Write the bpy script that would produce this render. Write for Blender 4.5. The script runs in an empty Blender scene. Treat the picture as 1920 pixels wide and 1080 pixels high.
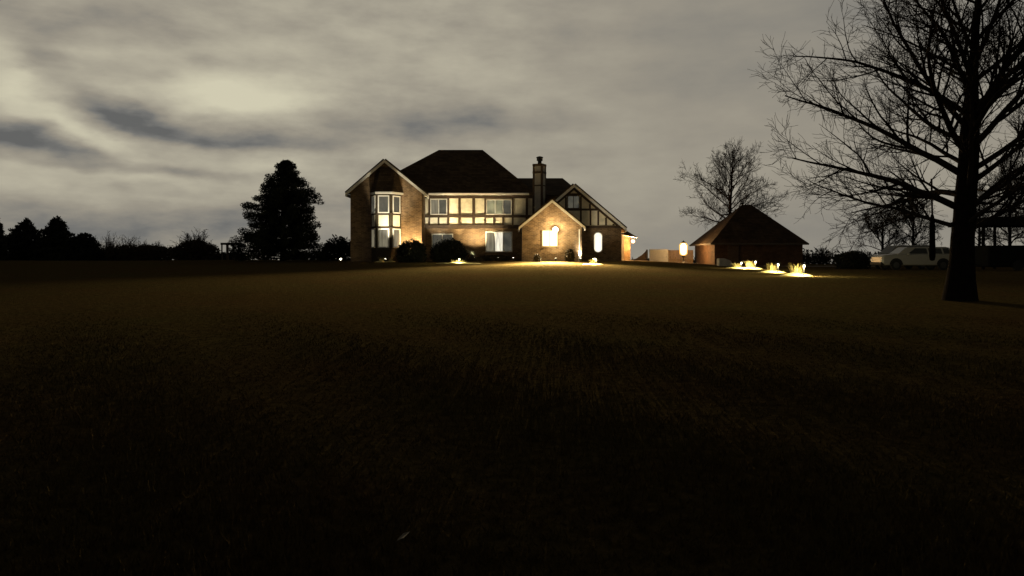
import bpy, math, random
import numpy as np
from mathutils import Vector, Matrix
R = math.radians
C = bpy.context.scene.collection
SC = bpy.context.scene

# ------------------------------------------------------------------ camera
F, HY, CZ = 1507.0, 484.0, 1.6            # focal length in photo pixels, horizon row, eye height
def X(px, Y): return (px - 960.0) * Y / F
def Z(py, Y): return CZ - (py - HY) * Y / F
cam = bpy.data.objects.new('camera', bpy.data.cameras.new('camera')); C.objects.link(cam)
cam.location = (0, 0, CZ); cam.rotation_euler = (R(90), 0, 0)
cam.data.sensor_width = 36; cam.data.lens = 36 * F / 1920
cam.data.shift_y = -(540 - HY) / 1920
cam.data.clip_start = 0.1; cam.data.clip_end = 2000
SC.camera = cam
SC.view_settings.view_transform = 'Standard'; SC.view_settings.look = 'None'
SC.view_settings.exposure = 0; SC.view_settings.gamma = 1
SC.render.engine = 'CYCLES'
SC.cycles.use_denoising = True
SC.cycles.max_bounces = 6; SC.cycles.sample_clamp_indirect = 4

# ------------------------------------------------------------------ night sky
W = bpy.data.worlds.new('World'); SC.world = W; W.use_nodes = True
def build_sky():
    nt = W.node_tree; N = nt.nodes; L = nt.links
    bg = N['Background']
    def m(op, a, b=None, c=None, clamp=False):
        n = N.new('ShaderNodeMath'); n.operation = op; n.use_clamp = clamp
        for i, v in enumerate((a, b, c)):
            if v is None: continue
            if isinstance(v, (int, float)): n.inputs[i].default_value = v
            else: L.new(v, n.inputs[i])
        return n.outputs[0]
    def mr(v, a, b, c, d, mode='SMOOTHSTEP'):
        n = N.new('ShaderNodeMapRange'); n.interpolation_type = mode
        L.new(v, n.inputs[0])
        for i, q in enumerate((a, b, c, d)): n.inputs[i + 1].default_value = q
        return n.outputs[0]
    tc = N.new('ShaderNodeTexCoord'); sp = N.new('ShaderNodeSeparateXYZ'); L.new(tc.outputs['Generated'], sp.inputs[0])
    az = m('ARCTAN2', sp.outputs[0], sp.outputs[1]); el = m('ARCSINE', sp.outputs[2])
    cb = N.new('ShaderNodeCombineXYZ'); L.new(az, cb.inputs[0]); L.new(el, cb.inputs[1])
    def noise(scale, detail, sx, sy, rough=0.55, col=False, off=0.0):
        mp = N.new('ShaderNodeMapping'); mp.inputs['Scale'].default_value = (sx, sy, 1); mp.inputs['Location'].default_value = (off, off * .7, 0)
        L.new(cb.outputs[0], mp.inputs[0])
        n = N.new('ShaderNodeTexNoise'); n.inputs['Scale'].default_value = scale; n.inputs['Detail'].default_value = detail
        n.inputs['Roughness'].default_value = rough; L.new(mp.outputs[0], n.inputs['Vector'])
        return n.outputs['Color' if col else 'Fac']
    # cloud outlines wander by this much
    def shifted(scale, sx, sy, amt, off):
        n = noise(scale, 5, sx, sy, .5, True, off)
        v = N.new('ShaderNodeVectorMath'); v.operation = 'SUBTRACT'; L.new(n, v.inputs[0]); v.inputs[1].default_value = (.5, .5, .5)
        s = N.new('ShaderNodeVectorMath'); s.operation = 'MULTIPLY'; L.new(v.outputs[0], s.inputs[0]); s.inputs[1].default_value = amt
        return s.outputs[0]
    def addv(a, b):
        v = N.new('ShaderNodeVectorMath'); v.operation = 'ADD'; L.new(a, v.inputs[0]); L.new(b, v.inputs[1]); return v.outputs[0]
    uv = addv(addv(cb.outputs[0], shifted(4.5, 1, 2.4, (.13, .040, 0), 3.1)), shifted(14, 1, 2.6, (.06, .028, 0), 7.7))
    def ae(px, py):
        x, z = px - 960, HY - py
        return math.atan2(x, F), math.atan2(z, math.hypot(F, x))
    # cloud banks: centre and half size in degrees of sky (given through the pinhole), tilt, brightness
    banks = [
        (500, 195, 230, 58, -3, .17), (560, 165, 110, 40, 0, .09), (400, 190, 150, 26, -4, .10), (70, 185, 190, 50, -30, .26), (150, 245, 110, 18, -24, .12),
        (200, 330, 420, 50, 0, .15), (620, 300, 230, 40, 0, .11), (420, 283, 230, 20, -3, .13), (330, 90, 480, 90, 0, .10),
        (850, 110, 420, 160, 0, .06), (1180, 330, 520, 140, 0, .02), (250, 140, 260, 34, -6, .08),
        (60, 262, 170, 34, -4, -.20), (215, 195, 120, 46, -24, -.08), (360, 250, 330, 36, -6, -.17), (740, 235, 190, 56, 3, -.14),
        (300, 315, 230, 13, -1, -.16), (60, 108, 60, 30, -10, -.10), (385, 118, 50, 22, -12, -.08), (300, 352, 90, 14, 0, -.08),
        (200, 122, 180, 20, 0, -.09), (150, 425, 520, 80, 0, -.11), (700, 310, 150, 16, 0, -.09), (60, 30, 260, 60, 0, -.07),
        (1650, -40, 650, 320, 0, -.07), (960, 225, 200, 20, 0, -.05), (1130, 60, 220, 60, 0, -.02), (1500, 440, 460, 70, 0, -.08),
    ]
    total = None
    for px, py, sx, sy, rot, amp in banks:
        a, e = ae(px, py)
        mp = N.new('ShaderNodeMapping'); mp.vector_type = 'TEXTURE'
        mp.inputs['Location'].default_value = (a, e, 0); mp.inputs['Rotation'].default_value = (0, 0, R(rot)); mp.inputs['Scale'].default_value = (sx / F, sy / F, 1)
        L.new(uv, mp.inputs[0])
        ln = N.new('ShaderNodeVectorMath'); ln.operation = 'LENGTH'; L.new(mp.outputs[0], ln.inputs[0])
        w = mr(ln.outputs['Value'], 0.05, 1.25, amp, 0)
        total = w if total is None else m('ADD', total, w)
    b = m('ADD', total, .315)
    wisp = m('MULTIPLY', m('SUBTRACT', noise(7, 7, 1, 3.4, .58, off=1.7), .5), .30)
    fine = m('MULTIPLY', m('SUBTRACT', noise(21, 6, 1, 2.8, .6, off=5.3), .5), .10)
    mott = m('MULTIPLY', m('SUBTRACT', noise(11, 4, 1, 1.9, .5, off=9.1), .5), .30)
    wisp = m('ADD', wisp, mott)
    side = mr(az, -.15, .25, 1.0, .30)                      # the cloud sheet is smoother towards the east
    b = m('ADD', b, m('MULTIPLY', m('ADD', wisp, fine), side))
    b = m('MAXIMUM', b, .13)
    ramp = N.new('ShaderNodeValToRGB'); L.new(b, ramp.inputs[0])
    e = ramp.color_ramp.elements
    e[0].position = .08; e[0].color = (.075, .080, .084, 1)
    e[1].position = .62; e[1].color = (.63, .592, .44, 1)
    for pos, col in ((.18, (.178, .176, .166)), (.23, (.240, .226, .196)), (.30, (.314, .286, .232)), (.45, (.455, .420, .325))):
        q = e.new(pos); q.color = (*col, 1)
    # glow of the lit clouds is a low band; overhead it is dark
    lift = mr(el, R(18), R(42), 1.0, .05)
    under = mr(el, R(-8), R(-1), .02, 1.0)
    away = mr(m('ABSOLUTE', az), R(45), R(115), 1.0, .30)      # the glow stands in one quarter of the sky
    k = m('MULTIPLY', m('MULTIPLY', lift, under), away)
    # last trace of the clear sky above
    sky = N.new('ShaderNodeTexSky'); sky.sky_type = 'NISHITA'; sky.sun_disc = False
    sky.sun_elevation = R(-4); sky.sun_rotation = R(200)
    mul = N.new('ShaderNodeVectorMath'); mul.operation = 'SCALE'; L.new(sky.outputs[0], mul.inputs[0]); mul.inputs['Scale'].default_value = .05
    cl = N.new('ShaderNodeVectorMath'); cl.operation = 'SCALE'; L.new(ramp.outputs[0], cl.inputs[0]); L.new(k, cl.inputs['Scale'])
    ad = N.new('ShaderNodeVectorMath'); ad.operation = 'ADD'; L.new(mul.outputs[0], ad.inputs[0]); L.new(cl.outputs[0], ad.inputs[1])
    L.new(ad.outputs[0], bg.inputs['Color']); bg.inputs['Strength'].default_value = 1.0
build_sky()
sl = bpy.data.lights.new('moon', 'SUN'); sl.energy = .012; sl.angle = R(20); sl.color = (.9, .93, 1)
so = bpy.data.objects.new('moon', sl); C.objects.link(so); so.rotation_euler = (R(55), 0, R(-25)); so.location = (-30, -30, 60)

# ------------------------------------------------------------------ helpers
def sstep(a, b, v):
    t = np.clip((np.asarray(v, float) - a) / (b - a), 0, 1); return t * t * (3 - 2 * t)
def ground_z(x, y):
    x = np.asarray(x, float); y = np.asarray(y, float)
    rise = np.where(y < 60, .0195 * y, 1.17 + .20 * sstep(60, 74, y))
    z = rise - .012 * np.maximum(y - 95, 0) - .50 * sstep(10, 23, x) * sstep(35, 70, y)
    z = z + .10 * np.exp(-((x - 1) / 9) ** 2 - ((y - 66) / 6) ** 2)
    z = z + .05 * np.sin(x * .21 + 1.3) * np.sin(y * .17) * sstep(5, 25, y) * (1 - sstep(58, 64, y) * sstep(-20, -14, x))
    return z
def gz(x, y): return float(ground_z(x, y))
def on_ground(px, py):
    """where the sight line of a photo point meets the lawn"""
    for Y in np.arange(4, 120, .05):
        if Z(py, Y) <= gz(X(px, Y), Y): return X(px, Y), float(Y)
    return X(px, 90), 90.0

class MB:
    def __init__(s): s.v = []; s.f = []
    def add(s, vs, fs):
        o = len(s.v); s.v += [tuple(map(float, p)) for p in vs]; s.f += [tuple(i + o for i in f) for f in fs]; return s
    def box(s, x0, x1, y0, y1, z0, z1):
        return s.add([(x0, y0, z0), (x1, y0, z0), (x1, y1, z0), (x0, y1, z0), (x0, y0, z1), (x1, y0, z1), (x1, y1, z1), (x0, y1, z1)],
                     [(0, 3, 2, 1), (4, 5, 6, 7), (0, 1, 5, 4), (1, 2, 6, 5), (2, 3, 7, 6), (3, 0, 4, 7)])
    def prism(s, pts, y0, y1):
        """outline in x,z pushed from y0 to y1"""
        n = len(pts)
        return s.add([(x, y0, z) for x, z in pts] + [(x, y1, z) for x, z in pts],
                     [tuple(range(n)), tuple(range(2 * n - 1, n - 1, -1))] + [(i, i + n, (i + 1) % n + n, (i + 1) % n) for i in range(n)])
    def floorprism(s, pts, z0, z1):
        n = len(pts)
        return s.add([(x, y, z0) for x, y in pts] + [(x, y, z1) for x, y in pts],
                     [tuple(range(n - 1, -1, -1)), tuple(range(n, 2 * n))] + [(i, (i + 1) % n, (i + 1) % n + n, i + n) for i in range(n)])
    def slab(s, pts, t):
        p = [Vector(q) for q in pts]; nrm = (p[1] - p[0]).cross(p[2] - p[0]).normalized() * t
        n = len(p)
        return s.add(p + [q - nrm for q in p], [tuple(range(n)), tuple(range(2 * n - 1, n - 1, -1))] + [(i, i + n, (i + 1) % n + n, (i + 1) % n) for i in range(n)])
    def beam(s, a, b, w, d, up=(0, 1, 0)):
        """square bar from a to b: w across, d along up"""
        a, b = Vector(a), Vector(b); t = (b - a).normalized(); u = Vector(up); u = (u - t * u.dot(t)).normalized(); r = t.cross(u)
        q = [(r * i * w / 2 + u * j * d / 2) for i, j in ((-1, -1), (1, -1), (1, 1), (-1, 1))]
        return s.add([a + k for k in q] + [b + k for k in q], [(0, 3, 2, 1), (4, 5, 6, 7), (0, 1, 5, 4), (1, 2, 6, 5), (2, 3, 7, 6), (3, 0, 4, 7)])
    def tube(s, path, rad, n=6):
        path = [Vector(p) for p in path]; o = len(s.v); prev = None
        for i, p in enumerate(path):
            t = (path[min(i + 1, len(path) - 1)] - path[max(i - 1, 0)]).normalized()
            u = t.orthogonal().normalized() if prev is None else (prev - t * prev.dot(t)).normalized()
            prev = u; w = t.cross(u); r = rad[i] if hasattr(rad, '__len__') else rad
            for k in range(n):
                a = 2 * math.pi * k / n; s.v.append(tuple(p + (u * math.cos(a) + w * math.sin(a)) * r))
        for i in range(len(path) - 1):
            for k in range(n):
                s.f.append((o + i * n + k, o + i * n + (k + 1) % n, o + (i + 1) * n + (k + 1) % n, o + (i + 1) * n + k))
        s.f.append(tuple(o + k for k in range(n - 1, -1, -1))); s.f.append(tuple(o + (len(path) - 1) * n + k for k in range(n)))
        return s
    def lathe(s, prof, cx=0, cy=0, n=16):
        o = len(s.v)
        for r, z in prof:
            for k in range(n):
                a = 2 * math.pi * k / n; s.v.append((cx + r * math.cos(a), cy + r * math.sin(a), z))
        for i in range(len(prof) - 1):
            for k in range(n):
                s.f.append((o + i * n + k, o + i * n + (k + 1) % n, o + (i + 1) * n + (k + 1) % n, o + (i + 1) * n + k))
        s.f.append(tuple(o + k for k in range(n - 1, -1, -1))); s.f.append(tuple(o + (len(prof) - 1) * n + k for k in range(n)))
        return s
    def build(s, name, mat, parent=None, smooth=False, local=False, bevel=0):
        me = bpy.data.meshes.new(name)
        off = Vector((0, 0, 0))
        p = parent
        while p is not None and not local: off += p.location; p = p.parent
        me.from_pydata([tuple(Vector(q) - off) for q in s.v] if off.length else s.v, [], s.f)
        me.update(); me.materials.append(mat)
        if smooth:
            for q in me.polygons: q.use_smooth = True
        o = bpy.data.objects.new(name, me); C.objects.link(o)
        if parent: o.parent = parent
        if bevel:
            b = o.modifiers.new('bevel', 'BEVEL'); b.width = bevel; b.segments = 2; b.limit_method = 'ANGLE'
        return o
def fast_mesh(name, V, Fc, mat, parent=None):
    """mesh from numpy arrays, all faces the same size"""
    V = np.asarray(V, np.float32); Fc = np.asarray(Fc, np.int32); k = Fc.shape[1]
    off = Vector((0, 0, 0)); p = parent
    while p is not None: off += p.location; p = p.parent
    V = V - np.array(off, np.float32)
    me = bpy.data.meshes.new(name); me.vertices.add(len(V)); me.vertices.foreach_set('co', V.ravel())
    me.loops.add(Fc.size); me.loops.foreach_set('vertex_index', Fc.ravel())
    me.polygons.add(len(Fc)); me.polygons.foreach_set('loop_start', np.arange(len(Fc), dtype=np.int32) * k)
    me.polygons.foreach_set('loop_total', np.full(len(Fc), k, np.int32))
    me.update(calc_edges=True); me.materials.append(mat)
    o = bpy.data.objects.new(name, me); C.objects.link(o)
    if parent: o.parent = parent
    return o
def thing(name, loc, label, cat, group=None, rz=0):
    o = bpy.data.objects.new(name, None); C.objects.link(o); o.location = loc; o.rotation_euler = (0, 0, rz); o.empty_display_size = .3
    o['label'] = label; o['category'] = cat
    if group: o['group'] = group
    return o
def lamp(name, kind, loc, watts, col, parent, size=.06, spot=None, aim=None, blend=.6):
    l = bpy.data.lights.new(name, kind); l.energy = watts; l.color = col; l.shadow_soft_size = size
    if spot: l.spot_size = R(spot); l.spot_blend = blend
    o = bpy.data.objects.new(name, l); C.objects.link(o); o.parent = parent; o.location = Vector(loc) - parent.location
    if aim: o.rotation_euler = Vector(aim).to_track_quat('-Z', 'Y').to_euler()
    return o

# ------------------------------------------------------------------ materials
def mat(name, col, rough=.8, var=.0, scale=3.0, bump=.0, metal=0.0, spec=.3, bscale=None, col2=None):
    m = bpy.data.materials.new(name); m.use_nodes = True; nt = m.node_tree; b = nt.nodes['Principled BSDF']
    b.inputs['Roughness'].default_value = rough; b.inputs['Metallic'].default_value = metal; b.inputs['Specular IOR Level'].default_value = spec
    b.inputs['Base Color'].default_value = (*col, 1)
    tc = nt.nodes.new('ShaderNodeTexCoord')
    if var or col2:
        n = nt.nodes.new('ShaderNodeTexNoise'); n.inputs['Scale'].default_value = scale; n.inputs['Detail'].default_value = 6; n.inputs['Roughness'].default_value = .65
        nt.links.new(tc.outputs['Object'], n.inputs['Vector'])
        r = nt.nodes.new('ShaderNodeValToRGB'); nt.links.new(n.outputs['Fac'], r.inputs[0]); nt.links.new(r.outputs[0], b.inputs['Base Color'])
        r.color_ramp.elements[0].position = .3; r.color_ramp.elements[1].position = .7
        lo = col2 if col2 else tuple(c * (1 - var) for c in col); hi = col if col2 else tuple(min(1, c * (1 + var)) for c in col)
        r.color_ramp.elements[0].color = (*lo, 1); r.color_ramp.elements[1].color = (*hi, 1)
    if bump:
        n = nt.nodes.new('ShaderNodeTexNoise'); n.inputs['Scale'].default_value = bscale or scale * 4; n.inputs['Detail'].default_value = 8
        nt.links.new(tc.outputs['Object'], n.inputs['Vector'])
        bp = nt.nodes.new('ShaderNodeBump'); bp.inputs['Strength'].default_value = bump; bp.inputs['Distance'].default_value = .05
        nt.links.new(n.outputs['Fac'], bp.inputs['Height']); nt.links.new(bp.outputs[0], b.inputs['Normal'])
    return m
def brick_mat(name, c1, c2, mortar):
    m = bpy.data.materials.new(name); m.use_nodes = True; nt = m.node_tree; b = nt.nodes['Principled BSDF']; b.inputs['Roughness'].default_value = .9
    b.inputs['Specular IOR Level'].default_value = .2
    tc = nt.nodes.new('ShaderNodeTexCoord'); sp = nt.nodes.new('ShaderNodeSeparateXYZ'); nt.links.new(tc.outputs['Object'], sp.inputs[0])
    ad = nt.nodes.new('ShaderNodeMath'); nt.links.new(sp.outputs[0], ad.inputs[0]); nt.links.new(sp.outputs[1], ad.inputs[1])
    cb = nt.nodes.new('ShaderNodeCombineXYZ'); nt.links.new(ad.outputs[0], cb.inputs[0]); nt.links.new(sp.outputs[2], cb.inputs[1])
    br = nt.nodes.new('ShaderNodeTexBrick'); nt.links.new(cb.outputs[0], br.inputs['Vector'])
    br.inputs['Scale'].default_value = 1; br.inputs['Brick Width'].default_value = .30; br.inputs['Row Height'].default_value = .105
    br.inputs['Mortar Size'].default_value = .011; br.inputs['Color1'].default_value = (*c1, 1); br.inputs['Color2'].default_value = (*c2, 1); br.inputs['Mortar'].default_value = (*mortar, 1)
    n = nt.nodes.new('ShaderNodeTexNoise'); n.inputs['Scale'].default_value = 1.6; n.inputs['Detail'].default_value = 8; n.inputs['Roughness'].default_value = .7; nt.links.new(tc.outputs['Object'], n.inputs['Vector'])
    mr = nt.nodes.new('ShaderNodeMapRange'); nt.links.new(n.outputs['Fac'], mr.inputs[0]); mr.inputs[1].default_value = .3; mr.inputs[2].default_value = .7; mr.inputs[3].default_value = .5; mr.inputs[4].default_value = 1.4
    mx = nt.nodes.new('ShaderNodeVectorMath'); mx.operation = 'SCALE'; nt.links.new(br.outputs['Color'], mx.inputs[0]); nt.links.new(mr.outputs[0], mx.inputs['Scale'])
    nt.links.new(mx.outputs[0], b.inputs['Base Color'])
    bp = nt.nodes.new('ShaderNodeBump'); bp.inputs['Strength'].default_value = .8; bp.inputs['Distance'].default_value = .03; bp.invert = True
    nt.links.new(br.outputs['Fac'], bp.inputs['Height']); nt.links.new(bp.outputs[0], b.inputs['Normal'])
    return m
def shingle_mat(name, col):
    m = bpy.data.materials.new(name); m.use_nodes = True; nt = m.node_tree; b = nt.nodes['Principled BSDF']; b.inputs['Roughness'].default_value = .95; b.inputs['Specular IOR Level'].default_value = .1
    tc = nt.nodes.new('ShaderNodeTexCoord'); sp = nt.nodes.new('ShaderNodeSeparateXYZ'); nt.links.new(tc.outputs['Object'], sp.inputs[0])
    ad = nt.nodes.new('ShaderNodeMath'); nt.links.new(sp.outputs[0], ad.inputs[0]); nt.links.new(sp.outputs[1], ad.inputs[1])
    cb = nt.nodes.new('ShaderNodeCombineXYZ'); nt.links.new(ad.outputs[0], cb.inputs[0]); nt.links.new(sp.outputs[2], cb.inputs[1])
    br = nt.nodes.new('ShaderNodeTexBrick'); nt.links.new(cb.outputs[0], br.inputs['Vector']); br.inputs['Scale'].default_value = 1
    br.inputs['Brick Width'].default_value = .4; br.inputs['Row Height'].default_value = .16; br.inputs['Mortar Size'].default_value = .012
    br.inputs['Color1'].default_value = (*col, 1); br.inputs['Color2'].default_value = (*(c * .55 for c in col), 1); br.inputs['Mortar'].default_value = (*(c * .4 for c in col), 1)
    n = nt.nodes.new('ShaderNodeTexNoise'); n.inputs['Scale'].default_value = .7; n.inputs['Detail'].default_value = 8; nt.links.new(tc.outputs['Object'], n.inputs['Vector'])
    mr = nt.nodes.new('ShaderNodeMapRange'); nt.links.new(n.outputs['Fac'], mr.inputs[0]); mr.inputs[1].default_value = .3; mr.inputs[2].default_value = .7; mr.inputs[3].default_value = .7; mr.inputs[4].default_value = 1.3
    mx = nt.nodes.new('ShaderNodeVectorMath'); mx.operation = 'SCALE'; nt.links.new(br.outputs['Color'], mx.inputs[0]); nt.links.new(mr.outputs[0], mx.inputs['Scale'])
    nt.links.new(mx.outputs[0], b.inputs['Base Color'])
    return m
def glow_mat(name, col, power, folds=0, col2=None, scale=3.0):
    """a lit pane or bulb; folds = curtain behind the glass"""
    m = bpy.data.materials.new(name); m.use_nodes = True; nt = m.node_tree; b = nt.nodes['Principled BSDF']
    b.inputs['Base Color'].default_value = (.04, .04, .04, 1); b.inputs['Roughness'].default_value = .08
    b.inputs['Emission Color'].default_value = (*col, 1); b.inputs['Emission Strength'].default_value = power
    if folds or col2:
        tc = nt.nodes.new('ShaderNodeTexCoord'); mp = nt.nodes.new('ShaderNodeMapping'); nt.links.new(tc.outputs['Object'], mp.inputs[0])
        mp.inputs['Scale'].default_value = (1, 1, .12) if folds else (1, 1, 1)
        n = nt.nodes.new('ShaderNodeTexNoise'); n.inputs['Scale'].default_value = folds or scale; n.inputs['Detail'].default_value = 4; nt.links.new(mp.outputs[0], n.inputs['Vector'])
        r = nt.nodes.new('ShaderNodeValToRGB'); nt.links.new(n.outputs['Fac'], r.inputs[0]); nt.links.new(r.outputs[0], b.inputs['Emission Color'])
        r.color_ramp.elements[0].position = .35; r.color_ramp.elements[1].position = .65
        r.color_ramp.elements[0].color = (*(col2 or tuple(c * .55 for c in col)), 1); r.color_ramp.elements[1].color = (*col, 1)
    return m
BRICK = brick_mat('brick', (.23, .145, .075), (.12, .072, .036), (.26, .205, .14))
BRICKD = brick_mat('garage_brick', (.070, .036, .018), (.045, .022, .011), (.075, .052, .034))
SHING = shingle_mat('shingles', (.105, .074, .046))
TRIM = mat('white_trim', (.72, .69, .62), .6, .12, 2)
STUCCO = mat('cream_stucco', (.66, .60, .46), .9, .22, 1.6, .3, bscale=60)  # part of the mottling paints in fan shadows on the upper panels
TIMBER = mat('dark_timber', (.055, .036, .022), .8, .35, 6, .3)
SIDING = mat('bay_boards', (.045, .033, .017), .8, .3, 5, .3)
GLASS = mat('dark_glass', (.02, .022, .022), .06, spec=.6)
METAL = mat('dark_metal', (.03, .03, .03), .5, metal=.6)
WOODG = mat('grey_wood', (.05, .042, .034), .85, .3, 5, .3)
PALEW = mat('pale_painted_boards', (.14, .145, .15), .7, .12, 3)
BARK = mat('bark', (.015, .012, .010), 1, .4, 8, .9, spec=0)
TWIG = mat('twig_bark', (.030, .024, .020), 1, .3, 4, spec=0)
NEEDLE = mat('pine_needles', (.013, .017, .009), .9, .5, 1.2)
DARKLEAF = mat('evergreen_leaves', (.011, .013, .008), .9, .4, 2)
BROWNLEAF = mat('brown_shrub_leaves', (.040, .030, .015), .9, .4, 2)
STRAW = mat('straw_grass', (.42, .36, .16), .8, .3, 5)
STONE = mat('pale_stone', (.40, .36, .31), .85, .25, 4, .5)

# ------------------------------------------------------------------ lawn
def lawn_mat():
    m = bpy.data.materials.new('lawn_grass'); m.use_nodes = True; nt = m.node_tree; b = nt.nodes['Principled BSDF']; b.inputs['Roughness'].default_value = 1; b.inputs['Specular IOR Level'].default_value = 0
    tc = nt.nodes.new('ShaderNodeTexCoord')
    def noise(s, d):
        n = nt.nodes.new('ShaderNodeTexNoise'); n.inputs['Scale'].default_value = s; n.inputs['Detail'].default_value = d; n.inputs['Roughness'].default_value = .7; nt.links.new(tc.outputs['Object'], n.inputs['Vector']); return n.outputs['Fac']
    a = nt.nodes.new('ShaderNodeValToRGB'); nt.links.new(noise(.22, 8), a.inputs[0])
    a.color_ramp.elements[0].position = .32; a.color_ramp.elements[0].color = (.095, .060, .027, 1)
    a.color_ramp.elements[1].position = .68; a.color_ramp.elements[1].color = (.086, .070, .028, 1)
    q = nt.nodes.new('ShaderNodeValToRGB'); nt.links.new(noise(9, 8), q.inputs[0])
    q.color_ramp.elements[0].position = .3; q.color_ramp.elements[0].color = (.40, .40, .40, 1); q.color_ramp.elements[1].position = .72; q.color_ramp.elements[1].color = (1.5, 1.5, 1.4, 1)
    mx = nt.nodes.new('ShaderNodeVectorMath'); mx.operation = 'MULTIPLY'; nt.links.new(a.outputs[0], mx.inputs[0]); nt.links.new(q.outputs[0], mx.inputs[1])
    nt.links.new(mx.outputs[0], b.inputs['Base Color'])
    bp = nt.nodes.new('ShaderNodeBump'); bp.inputs['Strength'].default_value = .9; bp.inputs['Distance'].default_value = .08
    nt.links.new(noise(14, 8), bp.inputs['Height']); nt.links.new(bp.outputs[0], b.inputs['Normal'])
    return m
LAWN = lawn_mat()
def build_ground():
    xs = np.unique(np.concatenate([np.linspace(-60, 60, 121), np.linspace(-420, -60, 30), np.linspace(60, 420, 30)]))
    ys = np.unique(np.concatenate([np.linspace(-40, 110, 151), np.linspace(110, 700, 40)]))
    gx, gy = np.meshgrid(xs, ys); V = np.stack([gx, gy, ground_z(gx, gy)], -1).reshape(-1, 3)
    nx, ny = len(xs), len(ys); i, j = np.meshgrid(np.arange(nx - 1), np.arange(ny - 1)); k = (j * nx + i).ravel()
    o = fast_mesh('lawn', V, np.stack([k, k + 1, k + 1 + nx, k + nx], -1), LAWN)
    for p in o.data.polygons: p.use_smooth = True
    o['kind'] = 'structure'
    # short blades near the eye
    rng = np.random.default_rng(5); n = 90000
    y = 2.6 + 17 * rng.random(n) ** 1.5; x = (rng.random(n) * 2 - 1) * (y * .72 + .4); z = ground_z(x, y)
    h = (.035 + .05 * rng.random(n)) * (1.08 - (y - 2.6) / 17) * (.6 + .8 * (np.sin(x * 1.7 + y) * .5 + .5)); a = rng.random(n) * 6.283; w = .004 + .003 * rng.random(n) + y * .0003
    lean = rng.normal(0, .03, (n, 2)); bx, by = np.cos(a) * w, np.sin(a) * w
    V = np.stack([np.stack([x - bx, y - by, z - .01], -1), np.stack([x + bx, y + by, z - .01], -1), np.stack([x + lean[:, 0], y + lean[:, 1], z + h], -1)], 1).reshape(-1, 3)
    g = fast_mesh('grass', V, np.arange(3 * n).reshape(-1, 3), LAWN); g['kind'] = 'stuff'; g['label'] = 'short winter lawn grass in the dark foreground'; g['category'] = 'grass'
build_ground()
def strip(name, pts, m, lift=.03):
    """a paved strip that follows the ground between two edge lines"""
    b = MB(); n = len(pts)
    vs = []
    for (x0, y0, x1, y1) in pts:
        for t in np.linspace(0, 1, 5):
            x, y = x0 + (x1 - x0) * t, y0 + (y1 - y0) * t; vs.append((x, y, gz(x, y) + lift))
    fs = [(i * 5 + k, i * 5 + k + 1, (i + 1) * 5 + k + 1, (i + 1) * 5 + k) for i in range(n - 1) for k in range(4)]
    o = b.add(vs, fs).build(name, m); o['kind'] = 'structure'; return o
strip('driveway', [(x, 70.4, x, 73.2) for x in np.linspace(9, 34, 26)], mat('gravel_drive', (.20, .17, .13), .95, .3, 9, .5))

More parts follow.
